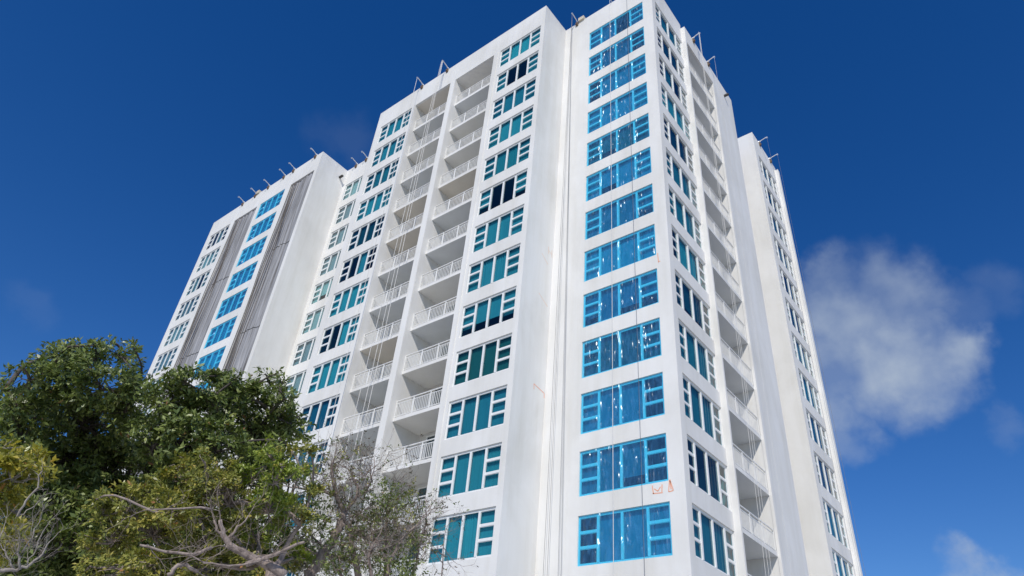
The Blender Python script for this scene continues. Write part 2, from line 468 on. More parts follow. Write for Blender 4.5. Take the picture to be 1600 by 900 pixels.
LOOK = {
 'mid_right': ['fppf','foof','ffff','bffb','ffpf','soos','ffff','bppb','ssss','ffff','fbff','bfbb','ffpf','ffff'],
 'mid_left':  ['ffff','ppff','ffff','ffff','fppf','oofo','ffff','oopf','ffff','bppb','pppp','ffpp','ffff'],
 'recess':    ['ffff','ffff','ppff','ffff','fsff','ffff','ffff','ffff','ffff','ffff','ffff','ffff'],
 'left':      ['oofo','fpff','ppop','ffff','ffff','ffff','ffff','ffff','ffff'],
 'side':      ['ffff','offo','ofof','ffff','ffff','ffff','ffff','offo','fssf','ffff','ffff','oooo','ffff','ffff'],
 'far':       ['fppf','offo','ffff','ffff','fofo','ffff','ffff','ffff','ffff','ffff','ffff','ffff'],
 'film':      ['ffof','fffo','offf','ffff','fsff','fsff','fffs','ffff','sfss','ffff','fffo','ffso','offf','ffff'],
 'film_left': ['ffff']*9,
}
MATS = {
 'mid_right': ['cur_white','cur_white','cur_white','cur_white','cur_grey','cur_white','cur_white','cur_white','cur_white']+['cur_sage']+['cur_white']*4,
 'mid_left':  ['cur_white','cur_white','cur_grey','cur_white','cur_dark','cur_white','cur_white','cur_white','cur_white','cur_blue','cur_blue','cur_white','cur_grey'],
 'left':      ['cur_grey','cur_white','cur_grey','cur_grey','cur_white','cur_white','cur_white','cur_white','cur_white'],
 'far':       ['cur_grey','cur_dark','cur_grey','cur_grey']*4,
 'side':      ['cur_grey','cur_dark','cur_grey','cur_white','cur_dark','cur_grey','cur_grey','cur_white','cur_dark','cur_grey','cur_grey','cur_dark','cur_grey','cur_grey'],
 'film':      ['cur_white','cur_grey','cur_white','cur_white','cur_sage']*3,
}
pane_label = {'film': 'window wrapped in wrinkled blue protective film', 'film_left': 'window wrapped in wrinkled blue protective film'}
for n, (axis, plane, a, w, zs, r, style) in enumerate(wins):
    fr = LITES['film' if style == 'film' else 'side' if style in ('side', 'far') else 'mid']
    key = (round(w, 3), style in ('side', 'far'), style == 'film')
    loc = Vector((a, plane, zs)) if axis == 'x' else Vector((plane, a, zs))
    wo = link('window', pane_mesh(w, key, 'midglass' if style.startswith('film') else 'paleglass' if style in ('recess', 'left') or (style == 'far' and r % 3 == 0) else 'glass'), bld, loc-BASE, 0 if axis == 'x' else math.pi/2)
    link('frame', frame_mesh(w, fr, key), wo)
    kinds = LOOK[style][r]; mt = MATS.get(style, ['cur_white']*20)[r]
    link('curtain', curtain_mesh(w, fr, kinds, mt), wo)
    if style in pane_label:
        link('protective_film', film_mesh(w, 5+r), wo); wo['label'] = pane_label[style]

# ------------------------------------------------------------------ balconies
def railing_mesh(L, gap=.122):
    mb = MB(); H = 1.02
    mb.box(0, L, -.03, .03, H-.045, H); mb.box(0, L, -.015, .015, H-.20, H-.165); mb.box(0, L, -.015, .015, .07, .105)
    for x in (.028, L*.345, L*.67, L-.028): mb.box(x-.027, x+.027, -.027, .027, .0, H-.045)
    n = int(L/gap)
    for i in range(1, n):
        x = L*i/n; mb.box(x-.014, x+.014, -.012, .012, .105, H-.20)
    return mb.mesh('railing', M['rail'])
def door_mesh(w, h):
    mb = MB()
    mb.quad((0, 0, 0), (w, 0, 0), (w, 0, h), (0, 0, h), 1)
    for x0, x1, z0, z1 in ((-.05, w+.05, h, h+.06), (-.05, .03, 0, h), (w-.03, w+.05, 0, h), (w/2-.05, w/2+.05, 0, h), (.03, w-.03, 0, .07)):
        mb.box(x0, x1, -.05, .03, z0, z1)
    return mb.mesh('sliding_door', [M['frame'], M['doorglass']])
YB = 24.02       # back wall of the front balconies
soff = ['soffit_tan','soffit_grey','soffit','soffit_grey','soffit_tan','soffit_tan','soffit_grey','soffit_grey','soffit_tan','soffit_grey','soffit_grey','soffit_grey','soffit','soffit']  # tints per balcony stand in for bounce light that differs between storeys
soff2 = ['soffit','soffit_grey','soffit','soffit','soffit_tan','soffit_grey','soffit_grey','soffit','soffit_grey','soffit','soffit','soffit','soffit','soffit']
for (x0, x1), sf in ((S1, soff), (S2, soff2)):
    mb = MB(); y0 = YF + .16
    mb.quad((x0, y0, 0), (x0, YB, 0), (x0, YB, T(0)), (x0, y0, T(0)))
    mb.quad((x1, YB, 0), (x1, y0, 0), (x1, y0, T(0)), (x1, YB, T(0)))
    mb.quad((x0, YB, 0), (x1, YB, 0), (x1, YB, T(0)), (x0, YB, T(0)))
    bpart('balcony_wall', mb, M['wall'])
    mb = MB(); mb.quad((x0, YF+.16, T(0)), (x1, YF+.16, T(0)), (x1, YB, T(0)), (x0, YB, T(0)))
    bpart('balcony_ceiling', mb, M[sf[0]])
    rm = railing_mesh(x1-x0-.02)
    dm = door_mesh((x1-x0)*.76, 2.36)
    for r in range(13):
        zb = T(r+1) + .10
        mb = MB()
        w, d = x1-x0-.006, YB-(YF+.36)
        mb.box(0, w, 0, d-.003, .0, .20, 0, skip='b')
        mb.quad((0, d-.003, 0), (w, d-.003, 0), (w, 0, 0), (0, 0, 0), 1)
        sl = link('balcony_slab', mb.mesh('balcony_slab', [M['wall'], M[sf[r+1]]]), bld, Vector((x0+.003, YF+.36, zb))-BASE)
        link('railing', rm, sl, (.007, .05, .20))
        link('sliding_door', dm, sl, ((x1-x0)*.20, d-.06, .20))
# right-hand balconies (face +X): local x runs along Y
mb = MB(); xb = XC-2.1; xo = XP-.15
mb.quad((xo, VB1, 0), (xb, VB1, 0), (xb, VB1, T(0)), (xo, VB1, T(0)))
mb.quad((xb, VB0, 0), (xo, VB0, 0), (xo, VB0, T(0)), (xb, VB0, T(0)))
mb.quad((xb, VB0, 0), (xb, VB1, 0), (xb, VB1, T(0)), (xb, VB0, T(0)))
bpart('balcony_wall', mb, M['wall'])
mb = MB(); mb.quad((xb, VB0, T(0)), (xb, VB1, T(0)), (xo, VB1, T(0)), (xo, VB0, T(0)))
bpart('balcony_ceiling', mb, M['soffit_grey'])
rm = railing_mesh(VB1-VB0-.02); dm = door_mesh((VB1-VB0)*.62, 2.3)
for r in range(13):
    zb = T(r+1) + .10; mb = MB(); w, d = VB1-VB0-.006, (XP-.14)-xb
    mb.box(0, w, 0, d-.003, 0, .2, 0, skip='b')
    mb.quad((0, d-.003, 0), (w, d-.003, 0), (w, 0, 0), (0, 0, 0), 1)
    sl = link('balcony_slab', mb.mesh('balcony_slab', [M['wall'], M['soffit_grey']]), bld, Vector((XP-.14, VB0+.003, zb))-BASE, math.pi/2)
    link('railing', rm, sl, (.007, .05, .20))
    link('sliding_door', dm, sl, ((VB1-VB0)*.12, d-.06, .20))
# left block: netted balcony shafts
mb = MB()
for x0, x1 in (LM, LK):
    y0 = YF+.16
    mb.quad((x0, y0, 0), (x0, YB, 0), (x0, YB, T(0)), (x0, y0, T(0)))
    mb.quad((x1, YB, 0), (x1, y0, 0), (x1, y0, T(0)), (x1, YB, T(0)))
    mb.quad((x0, YB, 0), (x1, YB, 0), (x1, YB, T(0)), (x0, YB, T(0)))
    mb.quad((x0, y0, T(0)), (x1, y0, T(0)), (x1, YB, T(0)), (x0, YB, T(0)))
bpart('balcony_wall', mb, M['wall'])

# ------------------------------------------------------------------ debris nets on the left block
def net(x0, x1, seed, label):
    r = np.random.default_rng(seed); w = x1-x0-.06; h = T(0)-.06-9.0
    nx, nz = 90, 150
    xs = np.linspace(0, w, nx+1); zs = np.linspace(0, h, nz+1)
    X, Z = np.meshgrid(xs, zs); Y = np.zeros_like(X)
    for _ in range(16):
        c = w*r.random()**1.5; wd = r.uniform(.04, .16); am = r.uniform(-.15, .15)*(1.2-c/w); dr = r.uniform(-.012, .012)
        Y += am*np.exp(-((X-c-dr*(Z-h/2)-.06*np.sin(Z*r.uniform(.2,.6)+r.uniform(0,6)))/wd)**2)
    Y += .03*np.sin(X*7+.3*Z) + .02*np.sin(X*15+1)
    root = empty('debris_netting', (x0+.03, YF+.12, 9.0))
    tag(root, label, 'netting', 'debris nets on the left block')
    mb = MB(); mb.v = list(zip(X.ravel(), Y.ravel(), Z.ravel()))
    for j in range(nz):
        for i in range(nx):
            a = j*(nx+1)+i; mb.f.append((a, a+1, a+nx+2, a+nx+1)); mb.m.append(0)
    link('net_sheet', mb.mesh('net_sheet', M['net'], True), root)
    for k in range(1, 5):            # stitched seams
        mb = MB()
        z0 = h - k*8.1 + r.uniform(-.4, .4)
        pts = []
        for i in range(0, nx+1, 2):
            j = int(np.clip(z0/h*nz + .02*i, 0, nz))
            pts.append((xs[i], Y[j, i]-.02, z0+.10*math.sin(i*.05)))
        mb.tube(pts[8:], .020, 5)
        link('seam', mb.mesh('seam', M['netdark'], True), root)
    for k in range(6):
        mb = MB()
        xx = w*(.04+.075*k)+r.uniform(-.08, .08)
        mb.tube([(xx+.05*math.sin(z*.16+k)+.02*math.sin(z*.9+k*2), -.16-.05*math.sin(z*.5+k), z) for z in np.linspace(0, h-.1, 40)], r.uniform(.012, .04), 5)
        link('tie_rope', mb.mesh('tie_rope', M[['netdark', 'netbrown'][k % 2]], True), root)
net(*LM, 3, 'grey pleated debris net covering the balcony stack beside the plain side wall')
net(*LK, 8, 'narrow grey debris net between the plain window column and the blue windows')

# ------------------------------------------------------------------ roof outriggers and their ropes
def rig(x, y, z, rot, label, reach=.70, rise=.44, weight=False):
    root = empty('roof_outrigger', (x, y, z), rot)
    tag(root, label, 'outrigger', 'outriggers clamped on the parapets')
    mb = MB(); mb.tube([(0, 1.5, -.25), (0, .35, .12), (0, -reach, rise)], .036, 6)
    mb.tube([(0, .18, .0), (0, -.14, rise*.52)], .032, 6)
    link('beam', mb.mesh('beam', M['whitesteel']), root)
    mb = MB(); mb.tube([(.09, .2, .0), (0, .0, .28)], .03, 6); mb.tube([(-.09, .2, .0), (0, .0, .28)], .03, 6)
    mb.tube([(0, .9, -.9), (0, .9, -.1)], .05, 6)
    link('mast', mb.mesh('mast', M['steel']), root)
    mb = MB(); mb.box(-.10, .10, -.10, -.003, -.32, .05); mb.box(-.10, .10, -.003, .36, .003, .05)
    mb.box(-.05, .05, -.16, -.10, -.22, -.08)
    link('parapet_clamp', mb.mesh('parapet_clamp', M['clamp']), root)
    mb = MB(); mb.tube([(-.03, -reach, rise-.07), (.03, -reach, rise-.07)], .075, 10)
    link('pulley', mb.mesh('pulley', M['steel']), root)
    if weight:
        mb = MB(); mb.box(.16, .62, -.14, .3, .004, .34); link('counterweight', mb.mesh('counterweight', M['weight']), root)
    return root
def rope(x, y, z0, z1, label, mat='rope', rad=.012, dx=0, dy=0, over=None):
    root_mb = MB()
    h = z1-z0; k = random.uniform(0, 6)
    pts = [(.025*math.sin(k+t*2.1)*math.sin(math.pi*t)+dx*t, .02*math.sin(k*2+t*3)*(1-t)+dy*t, h*t) for t in np.linspace(0, 1, 14)]
    if over: pts += [(dx, over, h+.01), (dx, over+.6, h-.02)]
    root_mb.tube(pts, rad, 5)
    o = link('hanging_rope', root_mb.mesh('hanging_rope', M[mat], True), None, (x, y, z0))
    return tag(o, label, 'rope', 'ropes hanging down the facades')
G = [(-56.17, 'outrigger on the left block roof above the narrow grey net, farthest from the middle block'),
     (-54.01, 'second outrigger from the far left end of the left block roof'),
     (-51.85, 'outrigger on the left block roof just above the left edge of the blue window column'),
     (-49.35, 'outrigger on the left block roof above the right part of the blue window column'),
     (-47.86, 'outrigger on the left block roof above the pier between blue windows and wide net'),
     (-44.6, 'outrigger at the right-hand corner of the left block roof')]
for x, lb in G: rig(x, YF, ZR, 0, lb, weight=(x == -54.01))
rig(-42.3, YREC, ZR, 0, 'outrigger on the recessed roof next to the left block side wall')
rig(-40.9, YREC, ZR, 0, 'outrigger on the recessed roof next to the middle block')
rig(-30.9, YF, ZR, 0, 'outrigger on the middle block roof over the left balcony stack, left of two')
rig(-28.1, YF, ZR, 0, 'outrigger on the middle block roof over the left balcony stack, right of two')
rig(-17.45, YC, ZR, 0, 'outrigger with a tan counterweight in the inner roof corner beside the blue window column', weight=True)
rig(XP, 29.85, ZRB, math.pi/2, 'outrigger on the right-hand roof edge nearest the tower corner', .55, .42)
rig(XP, 32.3, ZRB, math.pi/2, 'outrigger on the right-hand roof edge above the far end of the balconies', .55, .42)
rig(X3, 42.3, ZR, math.pi/2, 'outrigger on the rear block roof nearer its white corner', .7, .36)
rig(X3, 44.6, ZR, math.pi/2, 'outrigger on the rear block roof at its outer end', .7, .36)
for xt, xb, lb in ((-30.9, -30.8, 'pale rope at the left edge of the left balcony stack'), (-28.2, -29.15, 'pale rope down the middle of the left balcony stack, left of the close three'),
              (-28.12, -28.15, 'pale rope down the left balcony stack, middle of the close three'), (-28.05, -27.7, 'pale rope down the left balcony stack nearest the dividing pier')):
    rope(xb, YF-.70, 3, ZR+.37, lb, 'ropelight', .016, dx=xt-xb)
for xb, lb in ((-17.52, 'dark rope in the inner corner beside the blue window column, leftmost of the bundle'), (-17.28, 'dark rope in the inner corner, second from the left of the bundle'),
              (-16.68, 'dark rope on the white strip beside the blue windows, left one of the right pair'), (-16.50, 'dark rope just left of the blue window column edge')):
    rope(xb, YC-.70, 2, ZR+.37, lb, 'rope', .009, dx=-17.45-xb)
rope(-14.5, YC-.3, 2, ZR+.02, 'pale rope hanging across the middle of the blue film windows', 'ropelight', .015, over=.35)
rope(-13.15, YC-.3, 2, ZR+.02, 'thin dark rope hanging over the right lights of the blue film windows', 'rope', .008, over=.35)
for yb, yt, lb in ((28.98, 29.7, 'pale rope down the right-hand balconies, nearest the tower corner'), (29.38, 29.78, 'pale rope down the right-hand balconies, middle of three'), (29.83, 29.85, 'pale rope down the right-hand balconies, farthest of three'), (32.35, 32.3, 'thin rope at the far end of the right-hand balconies')):
    rope(XP+.55, yb, 2, ZRB+.35, lb, 'ropelight', .009 if yb < 31 else .006, dy=yt-yb)
rope(X3+.7, 42.3, 2, ZR+.29, 'thin rope beside the rear block, hanging from its nearer outrigger', 'rope', .006)
rope(X3+.7, 44.6, 2, ZR+.29, 'thin rope seen against the sky, hanging from the outer rear outrigger', 'rope', .007)

# ------------------------------------------------------------------ ground
def ground():
    m, nt, N, L, P = newmat('ground_cover')
    g = N.new('ShaderNodeNewGeometry')
    f = noise(N, L, g.outputs['Position'], .12, 6)
    L.new(ramp(N, L, f, [(.4, (.42, .405, .37)), (.55, (.52, .505, .47))]), P.inputs['Base Color'])  # unseen ground kept pale so it bounces fill onto ceilings and side walls
    P.inputs['Roughness'].default_value = .95
    mb = MB(); mb.quad((-3000,-3000,0),(3000,-3000,0),(3000,3000,0),(-3000,3000,0))
    tag(link('ground', mb.mesh('ground', m)), 'unseen ground around the tower, kept pale for bounce light', kind='structure')
ground()

FW = Vector((-0.53507729, 0.60704364, 0.58752899)); RT = Vector((0.78465928, 0.61482653, 0.07936089)); UP = Vector((0.31305289, -0.50347429, 0.80530214))
# ------------------------------------------------------------------ trees
def at(px, py, dist):
    d = (FW + RT*((px-800)/1086.417) - UP*((py-450)/1086.417)).normalized()
    return Vector((0, 0, EYE)) + d*dist
def leafmat(name, stops, trans):
    m, nt, N, L, P = newmat(name)
    a = N.new('ShaderNodeAttribute'); a.attribute_name = 'tone'
    c = ramp(N, L, a.outputs['Fac'], stops)
    L.new(c, P.inputs['Base Color']); P.inputs['Roughness'].default_value = .36
    P.inputs['Specular IOR Level'].default_value = .45
    t = N.new('ShaderNodeBsdfTranslucent')
    L.new(mixc(N, L, 1.0, c, (1.3, 1.45, .6), 'MULTIPLY'), t.inputs['Color'])
    mx = N.new('ShaderNodeMixShader'); mx.inputs['Fac'].default_value = trans
    L.new(P.outputs[0], mx.inputs[1]); L.new(t.outputs[0], mx.inputs[2])
    L.new(mx.outputs[0], N['Material Output'].inputs['Surface'])
    return m
LM_DARK = leafmat('dark_green_leaves', [(0, (.04, .065, .02)), (.3, (.11, .15, .04)), (.6, (.22, .27, .075)), (.9, (.36, .39, .14)), (1, (.36, .18, .08))], .16)
LM_OLIVE = leafmat('olive_leaves', [(0, (.09, .105, .026)), (.35, (.23, .25, .055)), (.65, (.40, .37, .085)), (.88, (.55, .42, .11)), (1, (.42, .20, .09))], .2)
LM_BRIGHT = leafmat('bright_green_leaves', [(0, (.10, .14, .024)), (.5, (.26, .33, .05)), (.85, (.45, .47, .08)), (1, (.5, .40, .08))], .22)
LM_YELLOW = leafmat('yellow_green_leaves', [(0, (.13, .16, .035)), (.45, (.34, .32, .06)), (.8, (.60, .47, .08)), (1, (.55, .25, .09))], .3)
LM_BROWN = leafmat('withered_leaves', [(0, (.05, .05, .03)), (.5, (.12, .085, .05)), (1, (.22, .12, .08))], .2)
def barkmat(name, a, b):
    m, nt, N, L, P = newmat(name)
    g = N.new('ShaderNodeNewGeometry'); f = noise(N, L, mapping(N, L, g.outputs['Position'], (14, 14, 5)), 1, 6, .65)
    L.new(ramp(N, L, f, [(.3, a), (.7, b)]), P.inputs['Base Color']); P.inputs['Roughness'].default_value = .9
    bump(N, L, f, .6, .02, P); return m
BK_DARK = barkmat('dark_bark', (.05, .04, .033), (.13, .11, .095))
BK_PINK = barkmat('pale_pinkish_bark', (.15, .115, .10), (.46, .38, .34))
BK_PALE = barkmat('pale_limb_bark', (.26, .205, .18), (.52, .44, .40))
BK_GREY = barkmat('pale_grey_bark', (.22, .19, .17), (.42, .38, .34))

def leaf_mesh(name, cen, axis, size, mat, k=(5, 9), cup=.5, narrow=.42, seed=0, tone=(.0, 1.0)):
    """rosettes of pointed leaves: cen (n,3) rosette centres, axis (n,3) growth directions"""
    r = np.random.default_rng(seed); n = len(cen)
    cnt = r.integers(k[0], k[1], n); idx = np.repeat(np.arange(n), cnt); m = len(idx)
    ax = axis[idx]; ax = ax/np.linalg.norm(ax, axis=1, keepdims=True)
    rv = r.normal(size=(m, 3)); sd = rv - (rv*ax).sum(1, keepdims=True)*ax; sd /= np.linalg.norm(sd, axis=1, keepdims=True)
    tilt = r.normal(cup, .45, (m, 1)); d = sd*np.cos(tilt) + ax*np.sin(tilt)
    d[:, 2] -= .15; d /= np.linalg.norm(d, axis=1, keepdims=True)
    nrm = np.cross(d, np.cross(ax, d) + .35*r.normal(size=(m, 3))); nrm /= np.linalg.norm(nrm, axis=1, keepdims=True)+1e-9
    wv = np.cross(d, nrm)
    L = size*r.uniform(.6, 1.25, (m, 1)); W = L*narrow*r.uniform(.8, 1.15, (m, 1))
    b = cen[idx] + d*L*.12 + r.normal(0, size*.25, (m, 3))
    mid = b + d*L*.5 - nrm*L*.05
    v = np.stack([b, mid - wv*W*.5 + nrm*L*.06, b + d*L - nrm*L*.12, mid + wv*W*.5 + nrm*L*.06], 1).reshape(-1, 3)
    me = bpy.data.meshes.new(name)
    me.vertices.add(len(v)); me.vertices.foreach_set('co', v.astype(np.float32).ravel())
    me.loops.add(4*m); me.loops.foreach_set('vertex_index', np.arange(4*m, dtype=np.int32))
    me.polygons.add(m); me.polygons.foreach_set('loop_start', np.arange(0, 4*m, 4, dtype=np.int32))
    me.polygons.foreach_set('loop_total', np.full(m, 4, dtype=np.int32))
    base = r.beta(2.0, 2.6, n)[idx]
    tn = np.clip(base*.6 + .4*r.beta(1.6, 2.2, m) + (r.random(m) > .965)*.35, 0, 1)
    tn = tone[0] + (tone[1]-tone[0])*tn
    at_ = me.attributes.new('tone', 'FLOAT', 'POINT'); at_.data.foreach_set('value', np.repeat(tn, 4).astype(np.float32))
    me.materials.append(mat); me.update(); me.validate()
    return me

def wob(a, b, n, amp, r):
    a = Vector(a); b = Vector(b); l = (b-a).length
    o1 = Vector(r.normal(0, amp*l, 3)); o2 = Vector(r.normal(0, amp*l*.5, 3))
    sag = Vector((0, 0, 1))*l*.06
    return [a.lerp(b, t) + o1*math.sin(math.pi*t) + o2*math.sin(2*math.pi*t) + sag*math.sin(math.pi*t) for t in np.linspace(0, 1, n)]

def tree(name, label, cat, base_px, dist, fork_px, clumps, leaf, mats, bark, dens, seed, flat=.7, limb_r=.022, group=None, extra=None, fork_r=.2):
    """clumps: (px, py, radius px, depth offset, material key)"""
    r = np.random.default_rng(seed)
    fork = at(*fork_px, dist); b = at(*base_px, dist); base = Vector((b.x, b.y, 0))
    root = empty(name, base); tag(root, label, cat, group)
    nodes = [fork]; par = [-1]; info = [None]
    todo = []
    for c in clumps:
        dd = dist + c[3]; todo.append((at(c[0], c[1], dd), c[2]*dd/1086.4, c[4]))
    while todo:
        best = None
        for i, (p, rad, k) in enumerate(todo):
            for j, q in enumerate(nodes):
                s = (p-q).length + .35*(q-fork).length + max(0, q.z-p.z)*.8
                if best is None or s < best[0]: best = (s, i, j)
        _, i, j = best
        nodes.append(todo[i][0]); par.append(j); info.append(todo[i]); todo.pop(i)
    cntd = [1]*len(nodes)
    for i in range(len(nodes)-1, 0, -1): cntd[par[i]] += cntd[i]
    mb = MB()
    t0 = wob(base, fork, 9, .03, r); mb.tube(t0, [fork_r*(1.25-.4*t) for t in np.linspace(0, 1, 9)], 9)
    trunk = mb.mesh('trunk', bark, True)
    for v in trunk.vertices: v.co -= base
    link('trunk', trunk, root)
    mb = MB()
    for i in range(1, len(nodes)):
        ra = limb_r*math.sqrt(cntd[i])+.012; rb = max(.012, ra*.55)
        mb.tube(wob(nodes[par[i]], nodes[i], 8, .06, r), np.linspace(ra, rb, 8), 6)
    cen = {}; axs = {}
    for p, rad, k in info[1:]:
        n = max(6, int(dens*rad*rad*(rad+.5)))
        u = r.normal(size=(n, 3)); u /= np.linalg.norm(u, axis=1, keepdims=True)
        rr = r.random((n, 1))**.45
        rr *= 1 + .28*np.sin(u[:, :1]*5+u[:, 1:2]*4+seed+p.x)     # uneven outline
        off = u*rr*rad; off[:, 2] *= flat; off[:, 2] += .12*rad
        ns = max(5, n//15); sc = off[:ns]; lab = r.integers(0, ns, n)          # leaf sprays round twig ends
        off = sc[lab] + r.normal(0, 1, (n, 3))*np.array([[.15, .15, .06]])*min(1.0, .35+rad)*leaf/.16
        off[:, 2] -= .35*np.linalg.norm(off[:, :2]-sc[lab][:, :2], axis=1)**1.5
        pos = np.array(p)[None] + off
        ax = off + np.array([[0, 0, .55*rad]]) + r.normal(0, .25*rad, (n, 3))
        cen.setdefault(k, []).append(pos); axs.setdefault(k, []).append(ax)
        for q in pos[:: 8]:
            mb.tube(wob(p + Vector((0, 0, -.1*rad)), q, 4, .1, r), np.linspace(.013, .005, 4), 4, cap=False)
    br = mb.mesh('branches', bark, True)
    br.vertices.foreach_get
    vv = np.empty(len(br.vertices)*3, np.float32); br.vertices.foreach_get('co', vv)
    br.vertices.foreach_set('co', (vv.reshape(-1, 3) - np.array(base, np.float32)).ravel()); br.update()
    link('branches', br, root)
    for k in cen:
        c = np.concatenate(cen[k]) - np.array(base)[None]
        link('crown', leaf_mesh('crown', c, np.concatenate(axs[k]), leaf, mats[k], seed=seed, tone=(0, 1)), root)
    return root, base

def grow(mb, p, d, length, rad, depth, r, tips, spread=.55, up=.25, step=None):
    """bare twigs: recursive crooked shoots"""
    n = 5; pts = [Vector(p)]; d = Vector(d).normalized()
    for i in range(n):
        d = (d + Vector(r.normal(0, .17, 3)) + Vector((0, 0, up*.25))).normalized()
        pts.append(pts[-1] + d*length/n)
    mb.tube(pts, np.linspace(rad, rad*.5, n+1), 5 if rad > .012 else 3, cap=False)
    if depth == 0: tips.append((pts[-1], d)); return
    m = 2 + int(r.random()*2.4)
    for i in range(m):
        j = n if i == 0 else 2 + int(r.random()*(n-2))
        q = pts[j]; a = Vector(r.normal(0, spread, 3))
        grow(mb, q, d + a + Vector((0, 0, up)), length*(.62 + .25*r.random()), rad*(.55 if i else .62), depth-1, r, tips, spread, up)

A1 = [(110,566,34),(150,560,30),(188,556,20),(76,580,30),(46,592,24),(26,640,34),(100,612,48),(160,604,42),(204,596,30),(60,650,48),(130,660,56),(200,640,40),(30,700,50),
      (90,720,58),(160,720,58),(214,705,46),(60,780,58),(130,790,58),(200,770,52),(100,850,58),(170,850,58),(26,850,50),(226,652,28),(106,542,11),(124,548,10),(176,536,10),(208,542,8),(200,552,10),(216,556,8),(148,540,9),(62,562,11),(38,575,9),(8,610,18),(120,900,60),(40,920,50),(220,600,16),(84,556,10)]
A1B = [(60,830,66),(120,800,60),(20,905,60),(150,905,66),(90,760,50),(30,770,50),(80,890,60),(180,820,50)]
z = lambda l, dd, k='a': [(x, y, rr, r_, k) for (x, y, rr), r_ in zip(l, dd)]
_d = np.random.default_rng(5)
tree('broadleaf_tree', 'tall dark green tree at far left, its spiky top rising against the blue sky', 'tree', (118, 900), 20.5, (122, 880),
     z(A1, _d.uniform(-1.6, 1.6, len(A1))) + z(A1B, [2.4]*8), .148, {'a': LM_DARK}, BK_DARK, 300, 21, flat=.62, group='trees in front of the tower')
A2 = [(262,604,26),(292,598,26),(345,594,30),(392,602,24),(424,602,20),(446,622,18),(300,640,46),(360,645,44),(420,652,40),(456,664,20),(280,700,52),(340,700,52),(408,705,44),(448,694,20),(250,750,48),(310,745,50),(378,745,42),(245,830,50),
      (240,622,14),(318,588,12),(372,588,11),(414,584,10),(440,598,10),(468,650,9),(432,585,7),(282,586,8),(300,820,60),(370,830,55),(400,680,44),(430,640,30),(380,620,34),(440,670,30),(330,625,34),(270,650,46),(425,730,36),(240,700,46)]
tree('broadleaf_tree', 'dark green tree in front of the netted left block, hiding its lower storeys', 'tree', (330, 900), 19.0, (322, 850),
     z(A2, _d.uniform(-1.5, 1.5, len(A2))) + z([(330,900,60),(410,890,50),(452,856,36),(380,810,46),(445,790,30),(448,740,26),(470,880,30),(270,900,60)], [1.8]*8), .142, {'a': LM_DARK}, BK_DARK, 305, 33, flat=.66, group='trees in front of the tower')
Bc = [(160,806,28,'o'),(200,796,36,'o'),(245,776,40,'o'),(300,752,40,'o'),(345,744,36,'o'),(392,745,36,'b'),(430,752,34,'b'),(180,842,38,'o'),(240,832,44,'o'),(300,808,44,'o'),(360,786,42,'o'),(420,798,38,'b'),(456,790,26,'b'),
      (200,890,42,'o'),(268,886,40,'o'),(325,848,30,'o'),(398,838,26,'b'),(438,826,22,'b'),(138,856,16,'o'),(466,738,20,'b'),(484,708,18,'o'),(456,704,16,'o'),(150,780,10,'o'),(280,728,16,'o'),(320,722,14,'o'),(140,885,16,'o'),(440,728,20,'b'),(300,890,40,'o'),(350,885,36,'o'),(400,885,34,'o'),(440,880,30,'o'),(470,870,26,'b'),(470,820,26,'o'),(485,770,22,'o'),(345,830,34,'o'),(385,860,30,'o'),(250,905,40,'o'),(330,770,40,'o'),(270,800,40,'o'),(410,700,16,'b'),(425,715,18,'b')]
B_ = [(x, y, rr, o + (1.0 if x > 320 and y > 825 else 0), k) for (x, y, rr, k), o in zip(Bc, _d.uniform(-.9, .9, len(Bc)))]
rootB, baseB = tree('olive_tree', 'olive and yellowish tree with pale limbs in front of the dark trees', 'tree', (470, 960), 15.0, (425, 892), B_, .095,
     {'o': LM_OLIVE, 'b': LM_BRIGHT}, BK_PINK, 680, 44, flat=.7, limb_r=.014, group='trees in front of the tower', fork_r=.14)
def limbs(root, base, paths, dist, bark, seed, twig=(0, 0, 0, 0), name='limb', leaves=None, spread=.6):
    r = np.random.default_rng(seed); mb = MB(); tips = []
    for pth, r0, r1, nt in paths:
        pts = []
        for k, q in enumerate(pth):
            dz = (q[2] if len(q) > 2 else 0)
            pts.append(at(q[0], q[1], dist+dz))
        fine = []
        for k in range(len(pts)-1):
            for t in (0, .33, .67): fine.append(pts[k].lerp(pts[k+1], t) + Vector(r.normal(0, .012, 3)))
        fine.append(pts[-1])
        rad = np.linspace(r0, r1, len(fine)); mb.tube(fine, rad, 8)
        for _ in range(int(nt*1.4+.5)):
            j = int(1 + r.random()*(len(fine)-2)); q = fine[j]; d = (fine[j+1 if j+1 < len(fine) else j]-fine[j-1]).normalized()
            grow(mb, q, d*.5 + Vector(r.normal(0, .6, 3)) + Vector((0, 0, .3)), twig[0]*(.6+.6*r.random()), twig[1], int(twig[2]), r, tips, spread, twig[3])
        grow(mb, fine[-1], fine[-1]-fine[-3], twig[0]*.8, min(r1, twig[1]*1.2), int(twig[2]), r, tips, spread, twig[3])
    me = mb.mesh(name, bark, True)
    vv = np.empty(len(me.vertices)*3, np.float32); me.vertices.foreach_get('co', vv)
    me.vertices.foreach_set('co', (vv.reshape(-1, 3) - np.array(base, np.float32)).ravel()); me.update()
    link(name, me, root)
    return tips
